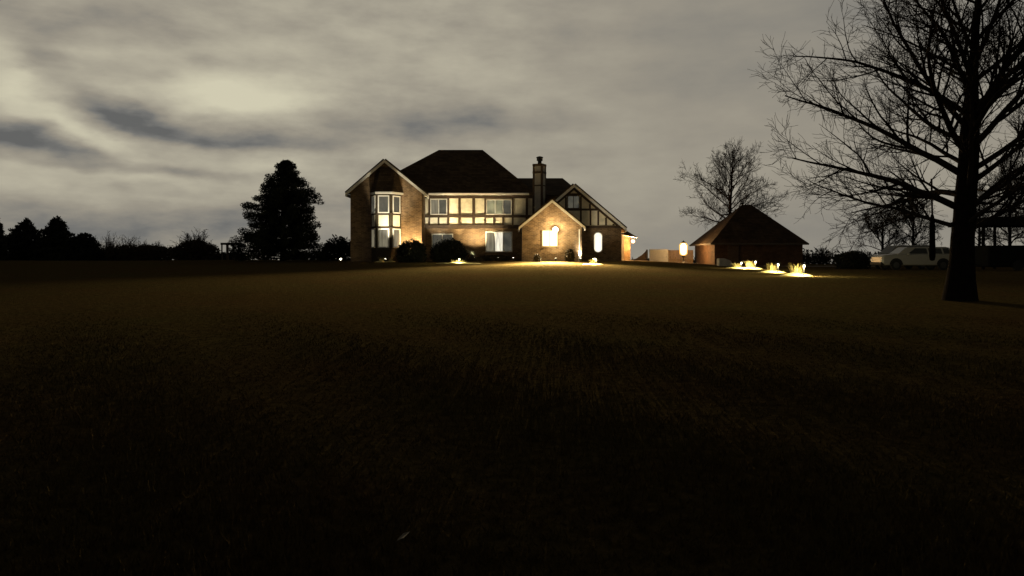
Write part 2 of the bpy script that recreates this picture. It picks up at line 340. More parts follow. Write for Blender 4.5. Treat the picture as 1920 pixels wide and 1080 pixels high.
# ------------------------------------------------------------------ brick house
WARM = (1, .80, .46); AMBER = (1, .56, .20); WHITEW = (1, .90, .66)
PANE_DIM = glow_mat('dim_pane', (.145, .135, .10), .55, scale=1.5, col2=(.06, .06, .05))
PANE_GREEN = glow_mat('lamp_lit_room_pane', (.60, .56, .30), .55, scale=1.1, col2=(.16, .16, .09))
PANE_CURTAIN = glow_mat('curtain_lit_pane', (1, .92, .72), 1.1, folds=9)
PANE_HALF = glow_mat('half_lit_pane', (.42, .37, .25), .5, folds=6)
PANE_BRIGHT = glow_mat('bright_pane', (1, .93, .66), 2.3, col2=(1, .84, .48), scale=1.2)
PANE_WHITE = glow_mat('white_lit_pane', (1, .96, .84), 1.35, col2=(1, .88, .62), scale=2)
GROUND = 1.25
def house():
    h = thing('brick_house', (X(920, 70), 74, 1.3), 'large two storey brick house with half timbered upper floor and dark hipped roof', 'house')
    bz = GROUND - .35
    wall, roof, fas, tim = MB(), MB(), MB(), MB()
    def window(x0, x1, z0, z1, y, panes, fr=.09, name='window', trim=TRIM):
        """frame proud of wall plane y, panes a list of materials left to right"""
        f = MB(); n = len(panes); w = (x1 - x0) / n
        f.box(x0 - fr, x1 + fr, y - .07, y, z1, z1 + fr).box(x0 - fr, x1 + fr, y - .09, y, z0 - fr, z0)
        f.box(x0 - fr, x0, y - .067, y, z0, z1).box(x1, x1 + fr, y - .067, y, z0, z1)
        for i in range(1, n): f.box(x0 + i * w - fr * .45, x0 + i * w + fr * .45, y - .06, y, z0, z1)
        o = f.build(name, trim, h)
        for i, p in enumerate(panes):
            MB().box(x0 + i * w + (fr * .45 if i else 0), x0 + (i + 1) * w - (fr * .45 if i < n - 1 else 0), y - .03, y, z0, z1).build('pane', p, o)
        return o
    def gable(yf, yb, xl, xr, ze, xa, za, over, wallname, wm, fascia_w=.22):
        s = (za - ze) / (xa - xl)
        MB().prism([(xl + over, bz), (xr - over, bz), (xr - over, ze + s * over - .12), (xa, za - .12), (xl + over, ze + s * over - .12)], yf, yb).build(wallname, wm, h)
        r = MB()
        r.slab([(xl, yf - .35, ze), (xa, yf - .35, za), (xa, yb, za), (xl, yb, ze)][::-1], .16)
        r.slab([(xa, yf - .35, za), (xr, yf - .35, ze), (xr, yb, ze), (xa, yb, za)][::-1], .16)
        r.build('roof', SHING, h)
        f = MB(); y = yf - .38
        f.prism([(xl - .04, ze + .02), (xa, za + .04), (xa, za - fascia_w), (xl - .04, ze - fascia_w - .02)], y - .05, y + .03)
        f.prism([(xa + .001, za + .04), (xr + .04, ze + .02), (xr + .04, ze - fascia_w - .02), (xa + .001, za - fascia_w)], y - .05, y + .03)
        # boxed eave along both sides
        f.box(xl - .06, xl + .02, yf - .33, yb, ze - .26, ze - .02).box(xr - .02, xr + .06, yf - .33, yb, ze - .26, ze - .02)
        f.build('fascia', TRIM, h)
    # --- left wing with the bay
    Y1 = 68.0
    gable(Y1, 78, X(650, Y1), X(798, Y1), Z(363, Y1), X(722, Y1), Z(301, Y1), .32, 'wall', BRICK)
    bx = [(X(696, 68), 68.05), (X(705, 67), 67.0), (X(733.5, 67), 67.0), (X(753, 68), 68.05)]
    zt = Z(364, 67.3)
    bay = MB().floorprism(bx, bz, zt).build('bay', SIDING, h)
    o = [(X(693, 68), 68.05), (X(703.5, 66.7), 66.75), (X(735, 66.7), 66.75), (X(757, 68), 68.05)]
    MB().floorprism(o, zt + .002, zt + .16).build('fascia', TRIM, bay)
    top = [(X(706, 68), 67.98), (X(714, 68), 67.9), (X(734, 68), 67.9), (X(742, 68), 67.98)]; z2 = Z(314, 68)
    MB().add([(x, y, zt + .165) for x, y in o] + [(x, y, z2) for x, y in top], [(0, 1, 5, 4), (1, 2, 6, 5), (2, 3, 7, 6), (4, 5, 6, 7), (3, 2, 1, 0)]).build('roof', SHING, bay)
    rows = [(Z(398, 67), Z(368, 67), 'win', PANE_DIM), (Z(424, 67), Z(403, 67), 'panel', None), (Z(463, 67), Z(430, 67), 'win', PANE_HALF)]
    for (p, q), u0, u1 in (((bx[0], bx[1]), .22, .80), ((bx[1], bx[2]), .20, .80), ((bx[2], bx[3]), .20, .76)):
        p, q = Vector((*p, 0)), Vector((*q, 0)); t = (q - p); n = Vector((t.y, -t.x, 0)).normalized()
        def quadbox(b, a0, a1, z0, z1, d0, d1):
            c = [p + t * a0, p + t * a1]
            vs = [c[0] + n * d0, c[1] + n * d0, c[1] + n * d1, c[0] + n * d1]
            b.floorprism([(k.x, k.y) for k in vs][::-1], z0, z1)
        e = .09 / t.length
        for z0, z1, kind, pm in rows:
            if kind == 'panel':
                b = MB(); quadbox(b, u0 - e * .4, u1 + e * .4, z0, z1, 0, .03); b.build('panel', STUCCO, bay)
            else:
                f = MB(); quadbox(f, u0 - e, u1 + e, z1 - .02, z1 + .07, 0, .07); quadbox(f, u0 - e, u1 + e, z0 - .07, z0 + .02, 0, .07)
                quadbox(f, u0 - e, u0, z0 + .02, z1 - .02, 0, .067); quadbox(f, u1, u1 + e, z0 + .02, z1 - .02, 0, .067)
                w = f.build('window', TRIM, bay)
                g = MB(); quadbox(g, u0, u1, z0 + .02, z1 - .02, 0, .03); g.build('pane', pm, w)
    for zz in (Z(400.5, 67), Z(427, 67)):
        b = MB(); b.floorprism([(X(697, 68), 68.05), (X(704.4, 66.94), 66.94), (X(734.1, 66.94), 66.94), (X(752.4, 68), 68.05)], zz - .06, zz + .06); b.build('timber_band', TIMBER, bay)
    # --- main block
    Y2 = 70.2
    xl, xr = X(793, Y2), X(998, Y2)
    zj, ze = Z(425, Y2), Z(363, Y2)
    MB().box(X(690, Y2), X(1010, Y2), 70.9, 79.5, bz, ze - .1).build('wall', BRICK, h)
    MB().box(xl, xr, Y2, 70.88, zj, ze - .12).build('plaster_wall', STUCCO, h)
    MB().box(xl, xr, Y2 - .02, 70.88, zj - .14, zj - .001).build('jetty_soffit', TIMBER, h)
    # eaves rectangle to ridge
    ea = [(-13.5, 69.75), (2.1, 69.75), (2.1, 80.4), (-13.5, 80.4)]; zr = Z(281, 75.1); r0, r1 = X(823, 75.1), X(905, 75.1)
    vs = [(x, y, ze) for x, y in ea] + [(r0, 75.1, zr), (r1, 75.1, zr)] + [(x, y, ze - .14) for x, y in ea]
    MB().add(vs, [(0, 1, 5, 4), (1, 2, 5), (2, 3, 4, 5), (3, 0, 4), (9, 8, 7, 6), (0, 6, 7, 1), (1, 7, 8, 2), (2, 8, 9, 3), (3, 9, 6, 0)]).build('roof', SHING, h)
    MB().box(X(799, 69.7), X(992, 69.7), 69.62, 69.75, ze - .16, ze + .02).build('gutter', TRIM, h, bevel=.02)
    # timbers on the jettied storey
    zz = lambda py: Z(py, Y2)
    xx = lambda px: X(px, Y2)
    t = MB()
    t.box(xl, xr, Y2 - .07, Y2, zz(372), ze - .16); t.box(xl, xr, Y2 - .07, Y2, zz(408), zz(403.2)); t.box(xl, xr, Y2 - .075, Y2, zj, zz(421.6))
    for a, b in ((793, 797.5), (803.5, 806.5), (838.6, 842.2), (859.5, 864), (885.5, 891), (908, 911.3), (959.6, 963), (985.5, 990)):
        t.box(xx(a), xx(b), Y2 - .062, Y2, zz(403.2), zz(372)); t.box(xx(a), xx(b), Y2 - .062, Y2, zz(421.6), zz(408))
    for a, b in ((820.5, 824), (924.5, 928), (941.5, 945)): t.box(xx(a), xx(b), Y2 - .062, Y2, zz(421.6), zz(408))
    t.build('timber_frame', TIMBER, h)
    window(xx(808.5), xx(837), zz(401), zz(374.5), Y2, [PANE_HALF, PANE_DIM], .07)
    window(xx(913.5), xx(958), zz(401), zz(375.5), Y2, [PANE_GREEN, PANE_GREEN, PANE_DIM], .07)
    Yg = 70.9
    window(X(811, Yg), X(848, Yg), Z(474, Yg), Z(440, Yg), Yg, [PANE_DIM, PANE_DIM], .08)
    window(X(912, Yg), X(959, Yg), Z(471, Yg), Z(436, Yg), Yg, [PANE_HALF, PANE_CURTAIN, PANE_DIM], .08)
    # --- lower roof to the right of the main block
    zr3 = Z(334, 76.2); x3 = X(1055, 76.2); e3 = Z(366, 70)
    vs = [(-1.0, 69.85, e3), (6.2, 69.85, e3), (6.2, 82, e3), (-1.0, 82, e3), (-1.0, 76.2, zr3), (x3, 76.2, zr3)]
    MB().add(vs, [(0, 1, 5, 4), (1, 2, 5), (2, 3, 4, 5), (3, 0, 4), (3, 2, 1, 0)]).build('roof', SHING, h)
    MB().box(2.2, 5.9, 70.3, 81.5, bz, e3 - .03).build('wall', BRICK, h)
    # --- right wing: half timbered gable over brick
    Y3 = 69.0; xa, za = X(1076, Y3), Z(347, Y3); xe, zE = X(1173, Y3), Z(429, Y3); xw = 2 * xa - xe
    gable(Y3, 79, xw, xe, zE, xa, za, .35, 'wall', BRICK)
    s = (za - zE) / (xe - xa)
    zb = Z(424.5, Y3)
    xb = xa + (za - zb) / s - .42
    MB().prism([(2 * xa - xb, zb), (xb, zb), (xa, za - .38)], Y3 - .05, Y3 - .001).build('plaster_wall', STUCCO, h)
    t = MB(); y0 = Y3 - .11
    t.box(2 * xa - xe + .35, xe - .35, y0 - .01, Y3 - .05, zb - .16, zb + .06)
    def halfw(z): return (za - .36 - z) / s
    for py in (364.5, 393): 
        z = Z(py, Y3); t.box(xa - halfw(z), xa + halfw(z), y0, Y3 - .05, z - .09, z + .09)
    for px, pa, pb in ((1061, 393, 364.5), (1089, 393, 364.5), (1106, 393, 376), (1089, 424, 393), (1107, 424, 393), (1121.5, 424, 393), (1136, 424, 399), (1046, 393, 378), (1060, 424, 393), (1150, 424, 411)):
        x = X(px, Y3); t.box(x - .075, x + .075, y0 + .006, Y3 - .05, Z(pa, Y3) + .07, min(Z(pb, Y3) - .07, za - .40 - s * (abs(x - xa) + .08)))
    for sg in (-1, 1):
        q = [(xa, za - .22), (xa + sg * halfw(zb + .06), zb + .06 + .14), (xa + sg * halfw(zb + .06), zb + .06 - .06), (xa, za - .46)]
        t.prism(q if sg > 0 else q[::-1], y0 - .004 * sg, Y3 - .05)
    t.build('timber_frame', TIMBER, h)
    window(X(1065, Y3), X(1085, Y3), Z(390, Y3), Z(368, Y3), Y3 - .05, [PANE_DIM, PANE_DIM], .06, trim=TIMBER)
    # tall lit window with rounded ends
    xo, z0, z1, w = X(1121.3, Y3), Z(472, Y3), Z(437, Y3), X(1128, Y3) - X(1121.3, Y3)
    def capsule(k):
        n = 10; r = w * k; e = w * .8
        up = [(xo + r * math.cos(a), z1 - e + (e + w * (k - 1)) * math.sin(a)) for a in np.linspace(0, math.pi, n)]
        dn = [(xo - r * math.cos(a), z0 + e - (e + w * (k - 1)) * math.sin(a)) for a in np.linspace(0, math.pi, n)]
        return up + dn
    wf = MB().prism(capsule(1.22)[::-1], Y3 - .05, Y3 + .0).build('window', TRIM, h)
    MB().prism(capsule(1.0)[::-1], Y3 - .08, Y3 - .02).build('pane', PANE_WHITE, wf)
    # --- centre wing with the floodlight
    Y4 = 66.0; xa4, za4 = X(1035, Y4), Z(376, Y4)
    gable(Y4, 75, X(974, Y4), X(1096, Y4), Z(426, Y4), xa4, za4, .22, 'wall', BRICK, .18)
    window(X(1017.5, Y4), X(1044.5, Y4), Z(461, Y4), Z(433, Y4), Y4, [PANE_BRIGHT, PANE_BRIGHT], .08, trim=mat('tan_trim', (.25, .19, .11), .7, .1))
    d = MB(); x = X(1088.5, Y4) - .1
    d.box(x - .05, x + .05, Y4 - .10, Y4 - .02, GROUND - .1, Z(430, Y4)); d.build('downspout', TRIM, h)
    # --- porch at the far right end, lit by its own lamp
    Y5 = 73.0
    pz = Z(438, Y5)
    MB().box(8.0, X(1182, Y5), Y5, 78.5, bz - .4, pz).build('wall', BRICK, h)
    MB().box(X(1165, Y5 - .8), X(1169.5, Y5 - .8), Y5 - .9, Y5 - .66, bz - .4, pz - .001).build('porch_post', TRIM, h)
    r = MB(); xs = X(1191, Y5)
    r.add([(9.4, Y5 - 1.1, pz), (xs, Y5 - 1.1, pz - .35), (xs, 79, pz - .35), (9.4, 79, pz), (9.0, Y5 + .6, pz + .75), (X(1181, Y5) - .4, Y5 + .9, pz + .45), (X(1181, Y5) - .4, 78, pz + .45), (9.0, 78, pz + .75)],
          [(0, 1, 5, 4), (1, 2, 6, 5), (2, 3, 7, 6), (3, 0, 4, 7), (4, 5, 6, 7), (3, 2, 1, 0)]); r.build('roof', SHING, h)
    f = MB(); f.slab([(9.4, Y5 - 1.13, pz - .004), (xs, Y5 - 1.13, pz - .354), (xs, Y5 - .1, pz - .36), (9.4, Y5 - .1, pz - .01)], .06).build('porch_soffit', TRIM, h)
    # --- chimney, clad like the upper floor and set at an angle
    cy = 69.5; cx = X(1011.5, cy); zt = Z(308, cy); zb = Z(430, cy)
    ch = MB()
    a = R(-24); ca, sa = math.cos(a), math.sin(a)
    def rot(x, y): return (cx + x * ca - y * sa, cy + x * sa + y * ca)
    def rbox(b, x0, x1, y0, y1, z0, z1): b.floorprism([rot(x0, y0), rot(x1, y0), rot(x1, y1), rot(x0, y1)], z0, z1)
    w2 = .42
    rbox(ch, -w2, w2, -w2, w2, zb, zt); cho = ch.build('chimney', mat('chimney_panels', (.34, .325, .29), .9, .12, 4), h)
    tb = MB()
    for sx in (-1, 1):
        for sy in (-1, 1):
            x, y = sx * (w2 - .05), sy * (w2 - .05); rbox(tb, x - .08, x + .08, y - .08, y + .08, zb, zt + .002)
    for py, hh in ((310, .10), (324, .09), (348.5, .05)):
        z = Z(py, cy); rbox(tb, -w2 - .045, w2 + .045, -w2 - .045, w2 + .045, z - hh, z + hh)
    tb.build('timber_frame', TIMBER, cho)
    MB().lathe([(.17, zt), (.17, zt + .28), (.26, zt + .30), (.26, zt + .52), (.30, zt + .54), (.30, zt + .62), (.05, zt + .70)], cx + .02, cy, 12).build('flue', METAL, cho)
    return h
HOUSE = house()

# ------------------------------------------------------------------ lamps on the house and in the beds
def wall_light(px, py, Y, label, col, watts, spotw=0, size=.14, bulb=4, kind=0):
    """globe lamp on a wall bracket"""
    x, z = X(px, Y), Z(py, Y)
    t = thing('wall_light', (x, Y, z), label, 'wall light')
    MB().box(x - .07, x + .07, Y - .04, Y - .002, z - .12, z + .12).tube([(x, Y - .03, z), (x, Y - .2, z)], .03, 6).build('bracket', METAL, t)
    MB().lathe([(.03, z - size), (size * .8, z - size * .6), (size, z), (size * .8, z + size * .6), (.04, z + size)], x, Y - .3, 12).build('globe', glow_mat('globe_glow', col, bulb), t, smooth=True)
    lamp('bulb_light', 'POINT', (x, Y - .62, z + .02), watts, col, t, .12)
    if spotw:
        lamp('near_beam', 'SPOT', (x, Y - .62, z), 20000, col, t, .05, spot=96, aim=(-.18, -1, -.95), blend=.9)
        lamp('far_beam', 'SPOT', (x, Y - .62, z), spotw, col, t, .05, spot=68, aim=(-.10, -1, -.34), blend=1)
    return t
wall_light(1041, 431, 66.0, 'blazing yellow floodlight beside the double window of the small brick gable', (1, .79, .45), 480, 175000, .24, 14)
def porch_lamp():
    Y = 72.4; x, z = X(1187, Y), Z(452.5, Y)
    t = thing('porch_lamp', (x, Y, z), 'orange hanging lamp under the eave at the far end of the house', 'porch lamp')
    MB().tube([(x, Y, z + .16), (x, Y, z + .42)], .02, 6).build('rod', METAL, t)
    MB().lathe([(.05, z - .15), (.14, z - .09), (.17, z), (.14, z + .09), (.05, z + .15)], x, Y, 12).build('globe', glow_mat('porch_globe_glow', AMBER, 7), t, smooth=True)
    lamp('bulb_light', 'POINT', (x - .1, Y - .32, z), 650, AMBER, t, .1)
porch_lamp()
def uplight(x, y, label, watts, col=WHITEW, aim=(0, .25, 1), spot=100, head=True):
    z = gz(x, y)
    t = thing('garden_uplight', (x, y, z), label, 'spotlight', 'uplights along the foot of the house')
    MB().tube([(x, y, z - .05), (x, y, z + .12)], .02, 6).build('stake', METAL, t)
    d = Vector(aim).normalized(); p = Vector((x, y, z + .14))
    MB().tube([p - d * .06, p + d * .02, p + d * .12], [.04, .085, .10], 10).build('housing', METAL, t)
    MB().tube([p + d * .121, p + d * .14], [.09, .085], 10).build('lens', glow_mat('uplight_lens', col, 9), t)
    lamp('beam', 'SPOT', p + d * .2, watts, col, t, .05, spot=spot, aim=d, blend=.8)
    return t
uplight(X(722, 65.2), 65.2, 'uplight in front of the tall bay window', 3000, aim=(.05, .40, 1), spot=48)
uplight(X(771, 67.2), 67.1, 'uplight behind the round shrub beside the rough brick wall', 2600, (1, .74, .38), aim=(.1, .45, 1), spot=110)
uplight(X(819, 68.3), 68.3, 'uplight behind the two dark shrubs below the timbered floor', 1500, aim=(0, .53, 1), spot=54)
uplight(X(889, 68.7), 68.7, 'uplight between the dark shrub and the curtained window', 3000, (1, .80, .46), aim=(0, .42, 1), spot=96)
uplight(X(935, 68.2), 68.2, 'uplight directly below the curtained window', 1500, aim=(0, .53, 1), spot=54)
uplight(X(962, 66.2), 66.0, 'small white uplight by the left corner of the small gable', 25, aim=(.1, .5, 1))
uplight(X(1042, 65.0), 64.9, 'low yellow uplight on the lawn under the floodlight', 300, (1, .82, .45), aim=(0, .5, 1))
uplight(X(1087, 65.7), 65.6, 'uplight at the foot of the white downspout', 420, aim=(.35, .30, 1), spot=110)
uplight(X(640, 69), 69.0, 'lone white uplight on the grass left of the house', 8, aim=(-.2, -.9, .5))

def blades(x, y, n, hmin, hmax, spread, seed, width=.009, lean=.5):
    rng = random.Random(seed); b = MB(); z = gz(x, y)
    for i in range(n):
        a = rng.random() * 6.283; r = spread * .45 * math.sqrt(rng.random()); bx, by = x + math.cos(a) * r, y + math.sin(a) * r
        h = rng.uniform(hmin, hmax); l = lean * h * rng.uniform(.3, 1.4); a2 = a + rng.uniform(-.6, .6)
        p1 = (bx + math.cos(a2) * l * .35, by + math.sin(a2) * l * .35, z + h * .6); p2 = (bx + math.cos(a2) * l, by + math.sin(a2) * l, z + h * rng.uniform(.75, 1))
        px, py = -math.sin(a2) * width, math.cos(a2) * width
        b.add([(bx - px, by - py, z - .02), (bx + px, by + py, z - .02), (p1[0] + px * .8, p1[1] + py * .8, p1[2]), (p1[0] - px * .8, p1[1] - py * .8, p1[2]), p2], [(0, 1, 2, 3), (3, 2, 4)])
    return b
def clump(x, y, label, n, hmin, hmax, spread, seed, m=STRAW, group=None):
    t = thing('grass_clump', (x, y, gz(x, y)), label, 'plant', group)
    b = blades(x, y, n, hmin, hmax, spread, seed); b.build('foliage', m, t)
    z = gz(x, y); rng = random.Random(seed); k = MB()
    prof = [(spread * 1.75, z - .04), (spread * 1.3, z + .04), (spread * .7, z + hmin * .45), (.02, z + hmin * .9)]
    k.lathe(prof, x, y, 14); k.build('crown', m, t, smooth=True)  # low mound; in straw it takes the shape of lamplight on the ground
    return t
def path_light(x, y, label, watts, col=(1, .85, .42), h=.42):
    z = gz(x, y); t = thing('path_light', (x, y, z), label, 'garden light', 'path lights in the flower beds')
    MB().tube([(x, y, z - .05), (x, y, z + h)], .018, 6).build('stake', METAL, t)
    MB().lathe([(.05, z + h), (.05, z + h + .1)], x, y, 10).build('bulb', glow_mat('path_bulb', col, 2.5), t)
    MB().lathe([(.17, z + h + .10), (.16, z + h + .115), (.03, z + h + .18)], x, y, 12).build('hat', METAL, t)
    lamp('bulb_light', 'POINT', (x, y - .12, z + h + .02), watts, col, t, .04)
    return t
beds = [((1381, 503), 'smallest pale clump of dry grass, nearest the garage lamp post', 'path light in the dry grass nearest the garage lamp post', 60, .30),
        ((1407, 504), 'glowing clump of dry grass second from the lantern in front of the garage', 'path light in the second glowing clump from the lantern', 110, .45),
        ((1447, 511), 'glowing middle clump of dry grass in front of the garage', 'path light in the middle clump before the garage', 110, .45),
        ((1493, 517), 'largest glowing clump of dry grass at the right end of the garage', 'path light in the largest clump at the garage corner', 140, .5),
        ((860, 494), 'low dry grass mound shaped like a pool of lamplight before the dark shrubs', 'path light in the grass mound before the dark shrubs', 90, .22),
        ((1112, 496), 'glowing clump of dry grass below the tall lit window', 'path light in the grass below the tall lit window', 110, .32)]
for i, ((px, py), l1, l2, w, hh) in enumerate(beds):
    x, y = on_ground(px, py)
    clump(x, y, l1, 260, hh * .5, hh * 1.5, .52 if i != 4 else 1.15, 40 + i, group='dry grass clumps in the beds')
    path_light(x + .1, y - .75, l2, w * 3, h=hh * .6 + .14)
clump(X(886, 69.2), 69.25, 'tuft of long arching leaves over the uplight beside the curtained window', 26, .6, 1.5, .35, 73, DARKLEAF)
clump(X(716, 66.5), 66.4, 'pale grass clump lit white at the foot of the bay window', 70, .2, .6, .4, 71, group='dry grass clumps in the beds')
clump(X(733, 66.6), 66.5, 'small grass clump under the right facet of the bay', 50, .2, .55, .3, 72, group='dry grass clumps in the beds')

# ------------------------------------------------------------------ plants
def leaf_cloud(lumps, n, size, seed, thin=.6):
    """small leaf faces spread through ellipsoid lumps (cx,cy,cz,rx,ry,rz)"""
    rng = np.random.default_rng(seed); L = np.array(lumps, float); vol = L[:, 3] * L[:, 4] * L[:, 5]
    k = rng.choice(len(L), n, p=vol ** .75 / np.sum(vol ** .75))
    d = rng.normal(size=(n, 3)); d /= np.linalg.norm(d, axis=1)[:, None]
    r = rng.random(n) ** .38 * (1 + rng.normal(0, .07, n))
    c = L[k, :3] + d * L[k, 3:] * r[:, None]
    u = rng.normal(size=(n, 3)); u /= np.linalg.norm(u, axis=1)[:, None]
    w = np.cross(u, rng.normal(size=(n, 3))); w /= np.linalg.norm(w, axis=1)[:, None]
    s = size * rng.uniform(.5, 1.4, n)[:, None]
    V = np.stack([c - w * s * thin * .5, c + u * s * .7, c + w * s * thin * .5, c - u * s * .7], 1).reshape(-1, 3)
    return V, np.arange(4 * n).reshape(-1, 4)
def shrub(px, Y, pw, ptop, label, seed, m=DARKLEAF, n=5000, size=.14, cat='shrub', name='shrub', group=None, lumps=9, twigs=True):
    """rounded shrub: px centre, pw half width in photo pixels, ptop its top row"""
    x = X(px, Y); y = Y; z = gz(x, y); w = pw * Y / F; h = Z(ptop, Y) - z; rng = random.Random(seed)
    t = thing(name, (x, y, z), label, cat, group)
    Ls = [(x, y, z + h * .40, w * .84, w * .75, h * .56), (x - w * .42, y, z + h * .3, w * .52, w * .5, h * .46), (x + w * .42, y, z + h * .28, w * .54, w * .5, h * .44)]
    for i in range(lumps):
        a = rng.random() * 6.283; e = rng.uniform(-.1, 1); r = rng.uniform(.45, .75)
        Ls.append((x + math.cos(a) * w * r * math.cos(e), y + math.sin(a) * w * r * math.cos(e), z + h * (.42 + .36 * math.sin(e)), w * rng.uniform(.25, .38), w * .33, h * rng.uniform(.16, .24)))
    V, Fc = leaf_cloud(Ls, n, size, seed); V[:, 2] = np.maximum(V[:, 2], z - .02)
    fast_mesh('foliage', V, Fc, m, t)
    b = MB()
    for i in range(7):
        a = rng.random() * 6.283; b.tube([(x, y, z - .05), (x + math.cos(a) * w * .3, y + math.sin(a) * w * .3, z + h * .4), (x + math.cos(a) * w * .6, y + math.sin(a) * w * .5, z + h * .75)], [.04, .03, .01], 5)
    b.build('stem', BARK, t)
    return t
shrub(771, 65.4, 30, 447, 'dark rounded evergreen shrub beside the lit brick wall', 1, size=.13, n=9000)
shrub(841, 66.0, 39, 446, 'wider dark rounded evergreen shrub below the timbered floor', 2, size=.13, n=11000)
shrub(925, 68.6, 34, 478, 'low brown spreading shrub under the curtained window', 3, BROWNLEAF, 5000, .12)
shrub(893, 66.6, 14, 482, 'small brown shrub between the dark shrub and the curtained window', 4, BROWNLEAF, 1800, .10)
shrub(1068, 64.9, 10, 464, 'narrow brown shrub right of the floodlight', 5, BROWNLEAF, 2200, .10)
shrub(1007, 64.2, 8, 475, 'tiny dark shrub near the left corner of the small gable', 6, BROWNLEAF, 900, .09)
shrub(634, 84, 32, 440, 'dark bush behind the left end of the house', 7, n=5000, size=.22)
shrub(432, 112, 34, 471, 'distant dark bush seen through the pergola', 10, n=3000, size=.25)
shrub(1742, 74, 36, 462, 'black mass of evergreen brush behind the tail of the white car', 9, n=6000, size=.2)
shrub(1598, 64, 36, 469, 'dark peaked bush beside the parked white car', 8, n=6000, size=.16)

def conifer(px, Y, pw, ptop, label, seed, n=9000, name='conifer', lean=0, size=.26, power=.8):
    """dense upright conifer with a pointed top"""
    x = X(px, Y); z = gz(x, Y); w = pw * Y / F; h = Z(ptop, Y) - z; rng = random.Random(seed)
    t = thing(name, (x, Y, z), label, 'tree', 'conifers along the left edge of the field')
    Ls = []
    for i in range(34):
        f = (i + .5) / 34; r = w * (1 - f ** 1.6) ** power + .08
        for k in range(4):
            a = rng.random() * 6.283; q = r * rng.uniform(.35, .72)
            Ls.append((x + math.cos(a) * q, Y + math.sin(a) * q, z + h * f, r * .42, r * .42, h * .05))
    V, Fc = leaf_cloud(Ls, n, size, seed); V[:, 2] = np.maximum(V[:, 2], z)
    fast_mesh('crown', V, Fc, DARKLEAF, t)
    MB().tube([(x, Y, z - .2), (x, Y, z + h * .9)], [w * .09, .02], 7).build('trunk', BARK, t)
    return t
conifer(-12, 80, 24, 395, 'dark conifer cut by the left edge of the view', 11)
conifer(48, 86, 50, 410, 'dark pointed conifer, second from the left edge', 12, 12000)
conifer(106, 84, 46, 407, 'tallest dark pointed conifer at the left of the field', 13, 12000)
conifer(158, 85, 36, 438, 'shortest dark rounded conifer at the right end of the conifer row', 14, 9000, power=.55)

def pine():
    Y = 72.0; x = X(530, Y); z = gz(x, Y); h = Z(306, Y) - z; rng = random.Random(21); npr = np.random.default_rng(21)
    t = thing('pine_tree', (x, Y, z), 'big dark pine tree with ragged tiers standing alone left of the house', 'tree')
    b = MB(); b.tube([(x, Y, z - .2), (x + .05, Y, z + h * .5), (x + .3, Y, z + h * .97)], [.26, .17, .03], 9)
    Ls = []
    prof = [(0, 3.8), (.16, 4.1), (.33, 3.5), (.49, 3.3), (.66, 2.85), (.77, 2.0), (.87, 1.3), (.95, .8), (1.0, .2)]
    pf, pr = zip(*prof)
    nb = 17
    for i in range(nb):
        f = .04 + .95 * i / (nb - 1); rad = float(np.interp(f, pf, pr)); k = 9 if f < .75 else 7
        a0 = rng.random() * 6.283
        for j in range(k):
            a = a0 + 6.283 * j / k + rng.uniform(-.25, .25); rr = rad * rng.uniform(.66, 1.14); zz = z + h * f + rng.uniform(-.22, .22)
            cx = x + .3 * f
            e = (cx + math.cos(a) * rr, Y + math.sin(a) * rr, min(zz + rr * rng.uniform(.02, .16), z + h - .1))
            b.tube([(cx, Y, zz - .1), (cx + math.cos(a) * rr * .5, Y + math.sin(a) * rr * .5, zz - .05), e], [.06, .04, .015], 5)
            for q in np.linspace(.35, 1.0, 4):
                s = rng.uniform(.26, .54) * (.75 + .45 * (rad / 3.9))
                Ls.append((cx + math.cos(a) * rr * q * .93, Y + math.sin(a) * rr * q * .93, zz + (e[2] - zz) * q + .08, s, s, s * .72))
    # low skirt reaching out on the left
    for dx, dz, s in ((-4.1, 1.7, .75), (-3.6, .9, .9), (-4.3, .8, .7), (-3.2, 2.1, .6), (3.4, .7, .8), (3.9, .9, .5), (-3.9, .3, .7), (3.5, .3, .6)):
        Ls.append((x + dx, Y + rng.uniform(-.5, .5), z + dz, s, s, s * .75))
    V, Fc = leaf_cloud(Ls, 80000, .16, 22, .45); V[:, 2] = np.maximum(V[:, 2], z)
    fast_mesh('crown', V, Fc, NEEDLE, t); b.build('trunk', BARK, t)
pine()

# ------------------------------------------------------------------ bare trees
class Tubes:
    """many tapered tubes gathered in numpy lists"""
    def __init__(s): s.V = []; s.F = []; s.n = 0
    def add(s, P, r, k):
        P = np.asarray(P, float); m = len(P); T = np.gradient(P, axis=0); T /= np.linalg.norm(T, axis=1)[:, None] + 1e-9
        ref = np.array([0.31, .17, .93]) if abs(T[0, 2]) < .9 else np.array([1., .2, 0])
        U = np.cross(T, ref); U /= np.linalg.norm(U, axis=1)[:, None] + 1e-9; Wv = np.cross(T, U)
        a = np.arange(k) * 2 * np.pi / k
        ring = U[:, None, :] * np.cos(a)[None, :, None] + Wv[:, None, :] * np.sin(a)[None, :, None]
        s.V.append((P[:, None, :] + ring * np.asarray(r)[:, None, None]).reshape(-1, 3))
        i, j = np.meshgrid(np.arange(m - 1), np.arange(k), indexing='ij'); b = s.n
        s.F.append(np.stack([b + i * k + j, b + i * k + (j + 1) % k, b + (i + 1) * k + (j + 1) % k, b + (i + 1) * k + j], -1).reshape(-1, 4)); s.n += m * k
    def build(s, name, m, parent): return fast_mesh(name, np.concatenate(s.V), np.concatenate(s.F), m, parent)
def unit(v): return v / (np.linalg.norm(v) + 1e-9)
